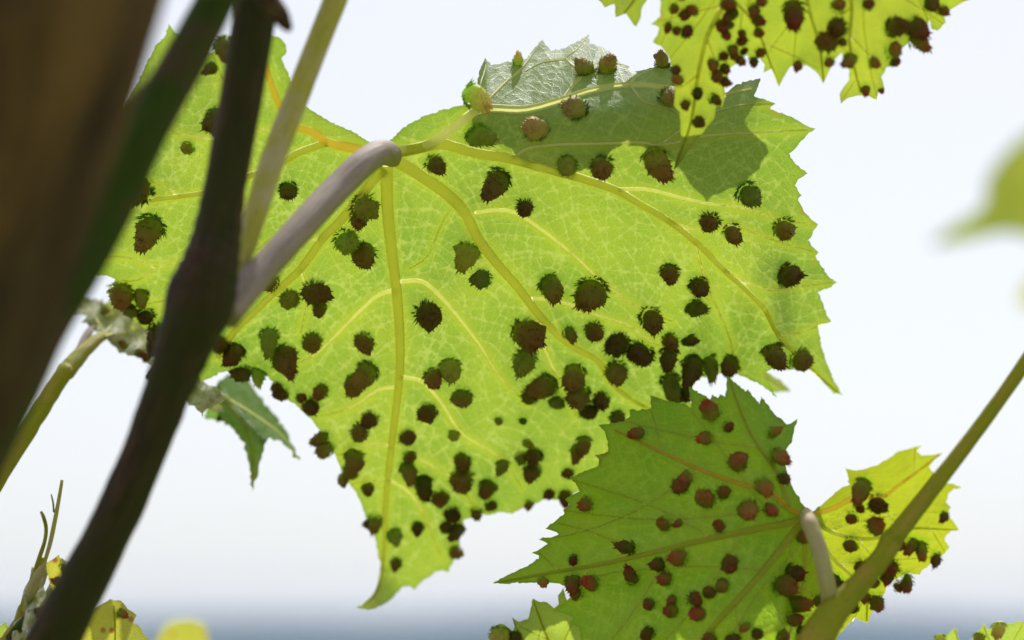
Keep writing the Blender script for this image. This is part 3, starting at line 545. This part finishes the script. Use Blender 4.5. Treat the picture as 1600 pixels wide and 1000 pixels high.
lg = [(1000,679,10),(1112,652,14),(1107,687,10),(1135,668,8),(1205,678,9),(1212,714,12),(1221,747,9),(1151,728,14),(1190,760,13),(918,789,12),(1063,762,15),(1075,747,10),(1103,781,14),(1130,771,12),(1169,797,15),(1202,800,12),(1040,820,12),(1062,818,7),(1126,826,10),(987,859,10),(897,876,9),(848,909,8),(897,910,14),(904,928,9),(927,914,12),(991,909,12),(1034,882,10),(1043,904,11),(1066,872,12),(1142,881,12),(1252,840,13),(1231,896,15),(1218,917,15),(1240,942,14),(1235,968,11),(1247,983,8),(1250,1000,10),(1017,944,10),(1053,938,9),(1055,956,11),(1085,940,13),(1093,960,11),(1108,927,9,'olive'),(1130,915,9,'olive'),(1015,990,10),(1111,997,10),(1147,999,11),(1164,978,9),(1183,992,9,'olive'),(1219,993,9,'olive'),
      (1350,759,14),(1373,789,15),(1345,795,8),(1333,809,9),(1367,825,13),(1331,850,12),(1427,847,9),(1441,853,10),(1477,805,7),(1464,873,9),(1391,890,16),(1385,900,10),(1418,906,10),(1400,917,8),(1370,941,12),(1355,933,9),(1367,912,8),(1308,910,13),(1320,915,8),(1345,885,11),(1337,950,8),(1275,938,9),(1270,980,13),(1405,852,8)]
low_leaf, low_dep = build_leaf('shaded green leaf with a yellow lobe, its stalk on the green shoot', 'gall-covered vine leaves', LOW, low_depth, (1263, 803), lv, (), lg, M_low, spacing=3.6, auto=62, tert=34, gall_kind='russet', seed=2, shift=.2, quilt=(.9e-3, .4e-3))
dl = float(low_dep(np.array([1262.]), np.array([804.]))[0])
part('petiole', stem_from_photo([(1300,965,.491,34),(1297,940,.490,29),(1291,905,.488,27),(1283,868,.489,26),(1272,835,.491,26),(1263,812,.495,25),(1259,802,dl,18)], sides=20, rough=.03, seed=4), M_pale, low_leaf)
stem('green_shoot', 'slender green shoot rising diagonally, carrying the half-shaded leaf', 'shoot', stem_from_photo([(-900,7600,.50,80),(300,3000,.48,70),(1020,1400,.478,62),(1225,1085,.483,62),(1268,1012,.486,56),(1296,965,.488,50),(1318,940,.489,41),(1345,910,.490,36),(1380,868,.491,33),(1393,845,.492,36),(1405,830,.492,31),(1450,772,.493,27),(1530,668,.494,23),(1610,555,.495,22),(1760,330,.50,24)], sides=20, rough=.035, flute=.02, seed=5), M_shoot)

# ---- the leaf hanging from above
TOP = [(935,0),(945,12),(960,6),(962,27),(978,21),(994,42),(1001,28),(1002,15),(1010,2),(1018,-20),(1031,-10),(1032,25),(1017,38),(1030,43),(1027,55),(1020,66),(1033,72),(1040,82),(1047,95),(1050,110),(1055,140),(1053,165),(1062,175),(1063,195),(1064,225),(1058,245),(1053,266),(1066,250),(1080,230),(1095,212),(1107,195),(1115,187),(1120,165),(1129,168),(1131,158),(1132,140),(1138,115),(1142,105),(1150,100),(1160,92),(1167,85),(1175,98),(1187,90),(1195,100),(1193,114),(1206,107),(1210,115),(1217,136),(1225,120),(1234,105),(1245,100),(1262,103),(1275,112),(1286,131),(1297,108),(1305,92),(1315,82),(1320,95),(1327,110),(1327,125),(1318,136),(1312,147),(1314,162),(1325,153),(1345,149),(1358,150),(1370,156),(1373,142),(1382,139),(1377,120),(1385,105),(1400,100),(1410,75),(1430,60),(1445,40),(1452,30),(1455,45),(1465,48),(1478,35),(1473,22),(1485,15),(1500,6),(1518,-2),(1530,-50),(1480,-120),(1400,-170),(1330,-190),(1275,-215),(1262,-188),(1225,-205),(1130,-180),(1040,-150),(960,-90),(925,-40)]
def top_depth(u, v):
    return .494 + .05e-3 * (v - 50) + 1.6e-3 * np.sin(u / 60 + 1) * np.sin(v / 70) + 1.0e-3 * np.sin(u / 33 + v / 45) + .010 * sm(-u, -1040, -950) + .013 * sm(v, 120, 170) * sm(u, 1290, 1330) + .006 * sm(u, 1370, 1480) + .008 * sm(v, 190, 270)
tv = [([(1262,-188),(1200,-90),(1140,-5),(1108,50),(1092,110),(1080,190),(1056,258)], 13, 3), ([(1264,-188),(1262,-90),(1262,0),(1280,70),(1287,128)], 11, 3), ([(1268,-188),(1310,-80),(1330,0),(1328,70),(1345,145)], 11, 3),
      ([(1270,-190),(1350,-90),(1420,-30),(1510,0)], 10, 3), ([(1258,-190),(1150,-130),(1040,-60),(975,20)], 10, 3), ([(1140,-5),(1180,40),(1215,130)], 6, 2.5)]
tg = [(1050,12,7),(1068,22,8),(1083,18,9),(1057,47,6),(1073,52,9),(1043,40,6),(1138,5,11),(1146,20,10),(1177,15,10),(1181,31,9),(1190,2,8),(1128,40,9),(1140,40,8),(1133,55,8),(1160,52,7),(1160,64,8),(1183,51,7),(1143,75,8),(1145,85,7),(1128,88,8),(1115,98,8),(1130,105,8),(1118,117,9),(1130,127,8),(1155,93,7),(1188,83,9),(1161,80,6),(1056,110,7),(1058,128,10),(1088,143,8,'olive'),(1113,155,8,'olive'),(1071,161,8),(1089,190,9,'olive'),(1240,14,15),(1308,13,10),(1310,44,13,'olive'),(1293,70,14,'olive'),(1317,67,7,'olive'),(1249,101,8),(1297,97,7),(1330,92,10,'olive'),(1362,98,9),(1356,9,9),(1391,46,13,'olive'),(1393,82,12),(1424,42,14),(1427,62,13),(1450,5,12),(1471,16,8),(1350,138,8),(1376,140,5),(1395,98,8),(1177,95,7),(1060,-20,9),(1120,-30,9),(1210,-20,9),(1270,-35,10)]
top_leaf, top_dep = build_leaf('hanging yellow-green leaf with a long pointed lobe, seen against open sky', 'gall-covered vine leaves', TOP, top_depth, (1264, -190), tv, (), tg, M_top, spacing=6, auto=55, tert=0, gall_kind='russet', seed=3, shift=.2, quilt=(.9e-3, .4e-3))
dt = float(top_dep(np.array([1264.]), np.array([-189.]))[0])
part('petiole', stem_from_photo([(1300,-520,.500,30),(1285,-380,.49,26),(1272,-260,.487,24),(1266,-200,.488,22),(1264,-186,dt,16)], sides=14), M_pale, top_leaf)
REAR = [(995,-150),(1015,-112),(1010,-92),(1030,-84),(1044,-66),(1052,-50),(1067,-36),(1076,-24),(1088,2),(1100,30),(1108,40),(1120,62),(1128,48),(1144,42),(1152,32),(1175,26),(1184,2),(1200,-16),(1202,-36),(1214,-56),(1208,-84),(1192,-110),(1175,-128),(1150,-170),(1110,-185),(1060,-188),(1020,-180)]
rear_leaf, rear_dep = build_leaf('green leaf behind the hanging leaf, shading the big one', 'gall-covered vine leaves', REAR, lambda u, v: .549 + 1.5e-3 * np.sin(u / 40) * np.sin(v / 50), (1060, -180), [([(1060,-180),(1100,-80),(1118,55)], 9, 3), ([(1060,-180),(1030,-130),(1015,-95)], 8, 3), ([(1062,-180),(1150,-130),(1208,-60)], 8, 3)], (), (), M_green, spacing=8, tert=0, seed=17)
part('petiole', stem_from_photo([(820,-560,.489,26),(850,-450,.51,22),(930,-300,.535,20),(1020,-200,.545,18),(1062,-178,.549,14)], sides=12), M_pale, rear_leaf)
stem('overhead_cane', 'woody cane above the hanging leaf', 'cane', stem_from_photo([(-900,-700,.46,80),(-100,-640,.47,76),(500,-590,.48,70),(900,-550,.49,64),(1300,-520,.50,60),(1800,-480,.51,54),(2500,-520,.52,48)], rough=.05, seed=9), M_cane)

# ------------------------------------------------------------------ woody stems in the foreground
def drop(u, v, d, z):   # photo position whose point at depth d lies at height z
    return u
cane = empty('vine_cane', W(np.array(60.), np.array(1000.), np.array(.46)))
tag(cane, 'dark brown woody cane with a swollen node crossing the big leaf', 'cane')
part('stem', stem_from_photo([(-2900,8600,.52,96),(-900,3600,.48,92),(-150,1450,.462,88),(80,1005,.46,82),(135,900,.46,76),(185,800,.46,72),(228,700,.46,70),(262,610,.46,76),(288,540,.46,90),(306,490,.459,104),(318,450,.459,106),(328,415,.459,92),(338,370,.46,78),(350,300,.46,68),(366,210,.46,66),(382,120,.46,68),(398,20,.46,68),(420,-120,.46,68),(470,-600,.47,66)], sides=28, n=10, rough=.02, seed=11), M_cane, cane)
part('bud', stem_from_photo([(408,-18,.452,30),(425,8,.450,32),(440,28,.449,28),(449,42,.449,19),(452,50,.449,5)], sides=14, rough=.08, seed=12), M_trunk, cane)
stem('slim_stalk', 'slim grey-green leaf stalk rising straight from the dark cane', 'stalk', stem_from_photo([(352,455,.468,30),(382,388,.472,32),(402,325,.473,36),(428,245,.474,38),(458,165,.475,39),(488,90,.476,38),(520,10,.477,37),(575,-130,.48,36),(760,-560,.487,34)], sides=18, rough=.03, seed=14), M_greycane)
stem('green_vine_shoot', 'thick deep green stem between the brown trunk and dark cane', 'shoot', stem_from_photo([(-330,1300,.405,92),(-20,690,.412,86),(60,520,.415,84),(110,430,.417,84),(160,335,.42,84),(205,245,.422,80),(245,170,.424,74),(290,90,.426,68),(338,0,.428,62),(420,-160,.43,60),(620,-580,.45,56)], sides=20, rough=.03, seed=15), M_shootd)
trunk = stem('old_vine', 'thick brown vine trunk, blurred, leaning across the corner', 'vine', stem_from_photo([(-1900,5200,.42,560),(-900,1900,.38,460),(-330,820,.37,420),(-140,520,.37,400),(-60,330,.37,386),(10,120,.37,384),(60,-40,.37,384),(180,-420,.375,380),(330,-900,.39,370)], sides=36, n=12, rough=.035, flute=.02, seed=16), M_trunk)

# ------------------------------------------------------------------ smaller leaves and shoots
WOOL = [(100,448),(112,452),(125,456),(136,464),(148,466),(162,474),(176,468),(186,462),(200,466),(214,480),(235,495),(258,512),(272,535),(284,560),(300,580),(318,596),(338,604),(352,622),(346,644),(330,640),(316,652),(304,634),(292,628),(280,606),(262,604),(252,592),(243,588),(238,574),(228,566),(222,554),(208,556),(196,547),(186,552),(178,541),(170,528),(158,522),(146,516),(138,508),(126,504),(136,494),(120,490),(104,490),(118,478),(106,474),(114,464)]
wl_leaf, wl_dep = build_leaf('small white-woolly young leaf on a curved stalk below the big leaf', None, WOOL, lambda u, v: .562 - .00020 * (v - 520) + 2.8e-3 * np.sin(u / 11 + v / 9) + 2.0e-3 * np.sin(v / 10 - u / 17) + 1.2e-3 * np.sin(u / 5.0), (166, 524),
    [([(164,524),(190,520),(230,535),(262,560)], 7, 3, M_vein_pale), ([(164,522),(150,498),(130,475),(106,453)], 6, 2, M_vein_pale), ([(166,520),(185,490),(190,445)], 5, 2, M_vein_pale)], (), [(198,546,8,'russet'),(214,554,8,'russet'),(233,564,8,'russet'),(243,586,9,'russet'),(262,596,9,'russet'),(282,604,8,'russet'),(160,486,6,'pale')], M_wool, spacing=5, tert=0, seed=5, jitter=2.6, quilt=(1e-3, 0))
part('petiole', stem_from_photo([(-2600,6200,.55,40),(-900,2400,.53,36),(-250,1200,.528,33),(-60,850,.53,32),(-5,748,.535,31),(45,668,.54,30),(95,590,.545,27),(105,578,.547,29),(130,550,.552,23),(152,530,.557,18),(168,522,.562,12)], sides=18, rough=.04, seed=21), M_shoot, wl_leaf)
part('stipule', stem_from_photo([(112,578,.551,16),(124,548,.556,15),(138,520,.561,12),(150,505,.565,5)], sides=12, rough=.06, seed=22), M_pet, wl_leaf)
CURL = [(318,652),(328,620),(340,598),(358,584),(378,590),(396,606),(412,628),(432,650),(450,676),(460,698),(469,720),(452,702),(434,687),(418,684),(413,700),(409,716),(404,730),(401,748),(395,768),(390,745),(386,715),(379,690),(366,672),(350,664),(352,660),(335,656)]
build_leaf('small curled green and white leaf hanging beside the dark cane', None, CURL, lambda u, v: .566 - .00012 * (v - 600) + .00022 * np.abs((u - 330) * .78 - (v - 600) * .62 - 8) + .00012 * np.maximum(0, (u - 330) * .78 - (v - 600) * .62 - 8) + 1.4e-3 * np.sin(u / 14 - v / 10), (330, 600),
    [([(330,605),(360,625),(400,650),(440,680),(466,716)], 7, 2.5, M_vein_pale), ([(345,618),(375,655),(393,700),(395,762)], 6, 2.5, M_vein)], (), [(352,560,9), (344,655,5,'russet')], M_curl, spacing=5, tert=0, seed=6, jitter=1.8, quilt=(1e-3, 0))
TIP = [(1180,560),(1196,578),(1208,588),(1222,596),(1236,612),(1222,612),(1210,614),(1200,606),(1190,592),(1172,580)]
build_leaf('blue-green leaf tip curling out from behind the big leaf', None, TIP, lambda u, v: .556 + .0002 * (v - 590) + .0004 * (u - 1190), (1178, 565), [([(1180,566),(1205,594),(1234,611)], 4, 2, M_vein_pale)], (), (), M_green, spacing=5, tert=0, seed=7)
BOT = [(770,1040),(772,1000),(784,990),(800,988),(804,978),(800,964),(810,971),(825,967),(829,950),(833,935),(840,939),(855,941),(866,950),(873,944),(872,930),(880,918),(884,934),(892,950),(905,980),(930,1020),(960,1070),(900,1110),(820,1090)]
build_leaf('bright green leaf peeking out below the half-shaded leaf', None, BOT, lambda u, v: .536 + .00005 * (v - 980) + 1.5e-3 * np.sin(u / 22) * np.sin(v / 19), (890, 1080), [([(890,1080),(865,1020),(845,970),(834,940)], 7, 2.5), ([(888,1078),(840,1030),(812,990),(802,968)], 6, 2)], (), [(783,990,16,'pale'),(804,996,9)], M_green, spacing=5, auto=40, tert=0, seed=8)
BR = [(1440,1040),(1462,1002),(1478,992),(1486,986),(1492,980),(1496,990),(1500,1002),(1516,1000),(1526,990),(1532,982),(1537,974),(1542,982),(1556,984),(1572,976),(1592,971),(1625,972),(1650,990),(1660,1050),(1600,1110),(1500,1100)]
build_leaf('green leaf with pale galls at the foot of the green shoot', None, BR, lambda u, v: .54 + .0006 * (v - 980) * .35 + 1.6e-3 * np.sin(u / 17), (1560, 1090), [([(1560,1090),(1555,1030),(1537,978)], 6, 2, M_vein_pale), ([(1556,1085),(1510,1030),(1492,984)], 6, 2, M_vein_pale), ([(1562,1085),(1590,1030),(1620,980)], 6, 2, M_vein_pale)], (), [(1560,980,11,'pale'),(1468,998,9,'pale'),(1530,996,9,'pale')], M_green, spacing=5, auto=36, tert=0, seed=9)
def far_leaf(label, out, d, attach, mat, seed, veins=(), galls=(), group=None):
    root, dp = build_leaf(label, group, out, lambda u, v: d + d * .012 * np.sin(u / 40 + seed) + d * 3e-5 * (v - attach[1]), attach, list(veins), (), galls, mat, spacing=6, tert=0, seed=seed)
    a, b = attach; d0 = float(dp(np.array([float(a)]), np.array([float(b)]))[0])
    pts = [(a, b, d0, 7), (a + 60, b + 12, d0, 9), (a + 220, b + 160, d0, 11), (a + 300, b + 900, d0, 13)] if a > 1400 else [(a, b, d0, 9), (a - 8, b + 80, d0, 11), (a - 50, b + 500, d0, 13), (a - 200, b + 1500, d0, 15)]
    part('petiole', stem_from_photo(pts, sides=10), M_shoot, root); return root
far_leaf('blurred dull yellow-green leaf standing alone against the sky', [(1452,384),(1470,366),(1500,346),(1528,330),(1540,312),(1538,288),(1552,262),(1572,238),(1596,214),(1625,195),(1650,225),(1690,240),(1705,300),(1680,345),(1640,378),(1610,372),(1580,364),(1550,366),(1520,374),(1490,380)], 1.25, (1690, 270), M_yelg, 11, [([(1690,270),(1600,310),(1475,374)], 8, 3)])
far_leaf('pale yellow leaf below the lone blurred yellow-green leaf', [(1590,470),(1604,440),(1640,420),(1700,430),(1690,480),(1640,490),(1605,482)], 1.3, (1695, 455), M_yel, 12)
far_leaf('yellow leaf with a red spot behind the foot of the dark cane', [(120,1010),(132,975),(150,950),(172,936),(188,938),(200,952),(214,962),(208,974),(222,985),(232,1000),(245,1040),(180,1080),(120,1060)], .52, (175, 1075), M_yel, 13, [([(175,1075),(180,1000),(178,945)], 5, 2)], [(187,961,8,'russet')])
far_leaf('blurred plain yellow leaf low beside the foot of the dark cane', [(238,1010),(252,985),(268,970),(300,968),(320,974),(326,1000),(330,1040),(290,1080),(240,1050)], .70, (290, 1070), M_yel, 14)
far_leaf('tiny reddish young leaf beside the tendrils', [(72,880),(84,874),(92,866),(98,880),(112,878),(122,892),(124,920),(112,945),(95,950),(84,930),(76,905)], .515, (92, 948), M_yel, 15, [([(92,948),(98,910),(94,872)], 4, 2)], [(100,888,8,'russet'),(95,912,7,'russet'),(110,925,5,'russet')])
sh = empty('shoot_tip', W(np.array(15.), np.array(1010.), np.array(.515))); tag(sh, 'woolly green shoot tip with two upright tendrils', 'shoot')
part('stem', stem_from_photo([(-1500,6500,.52,44),(-560,2700,.51,40),(-160,1500,.51,36),(-20,1080,.515,32),(12,1005,.515,28),(30,975,.515,20),(44,935,.516,16),(58,900,.516,13),(68,872,.517,8)], sides=16, rough=.08, seed=31), M_shoot, sh)
part('stalk', stem_from_photo([(16,998,.512,16),(34,975,.510,15),(55,958,.508,15),(80,951,.505,14),(102,956,.502,13)], sides=14, rough=.04, seed=32), M_shootd, sh)
part('tendril', stem_from_photo([(66,890,.516,5),(78,850,.516,7),(86,812,.516,7),(92,780,.516,6),(97,750,.516,5)], sides=10), M_greycane, sh)
part('tendril', stem_from_photo([(50,905,.515,6),(62,870,.515,7),(70,845,.515,6),(72,825,.515,6),(68,808,.514,6),(64,799,.514,4)], sides=10), M_shoot, sh)
part('tendril', stem_from_photo([(84,800,.516,3),(83,786,.515,3),(80,772,.515,2)], sides=8), M_shoot, sh)
for i, a in enumerate([[(40,955,.513,10),(48,925,.511,18),(60,898,.510,14),(72,878,.51,3)], [(52,940,.517,8),(62,912,.518,16),(76,885,.519,8),(92,868,.52,2)], [(34,968,.516,8),(40,935,.518,13),(52,905,.519,3)]]):
    part('bud_scale', stem_from_photo(a, sides=12, rough=.12, seed=40 + i), M_pale, sh)
for i, (pts, at) in enumerate([([(34,985),(40,950),(36,925),(46,905),(50,885),(58,895),(66,880),(72,868),(74,890),(68,915),(72,930),(60,950),(50,980)], (42,984)), ([(52,970),(62,940),(76,915),(84,892),(96,872),(102,884),(92,905),(98,925),(84,945),(70,962)], (56,968)), ([(18,1000),(22,968),(30,945),(36,955),(42,975),(36,1000)], (28,1000))]):
    def wd(u, v, k=i): return .512 + .004 * k - .00016 * (v - 930) + 1.6e-3 * np.sin(u / 5 + v / 8 + k)
    U_ = spline([p for p in pts + pts[:1]], n=3); n_ = len(U_) - 1; c_ = U_[:-1].mean(0)
    ring = np.vstack([U_[:-1], c_ + (U_[:-1] - c_) * .55, c_ + (U_[:-1] - c_) * .15]); fc = [(r * n_ + k, r * n_ + (k + 1) % n_, (r + 1) * n_ + (k + 1) % n_, (r + 1) * n_ + k) for r in range(2) for k in range(n_)] + [[2 * n_ + k for k in range(n_)]]
    mesh_obj('leaflet', W(ring[:, 0], ring[:, 1], wd(ring[:, 0], ring[:, 1])), fc, M_wool, sh, uv=ring / 100, attrs={'edge': np.full(len(ring), 9.), 'vein': np.full(len(ring), 99.), 'fine_vein': np.full(len(ring), 99.), 'gall': np.full(len(ring), 99.)})
far_leaf('low green leaf with a pale gall under the shoot tip', [(-30,1010),(-10,985),(8,972),(14,985),(30,990),(55,992),(75,990),(92,1002),(100,1050),(0,1090),(-40,1060)], .53, (30, 1080), M_green, 16, [([(30,1080),(30,1030),(10,978)], 6, 2)], [(58,998,8,'pale')])
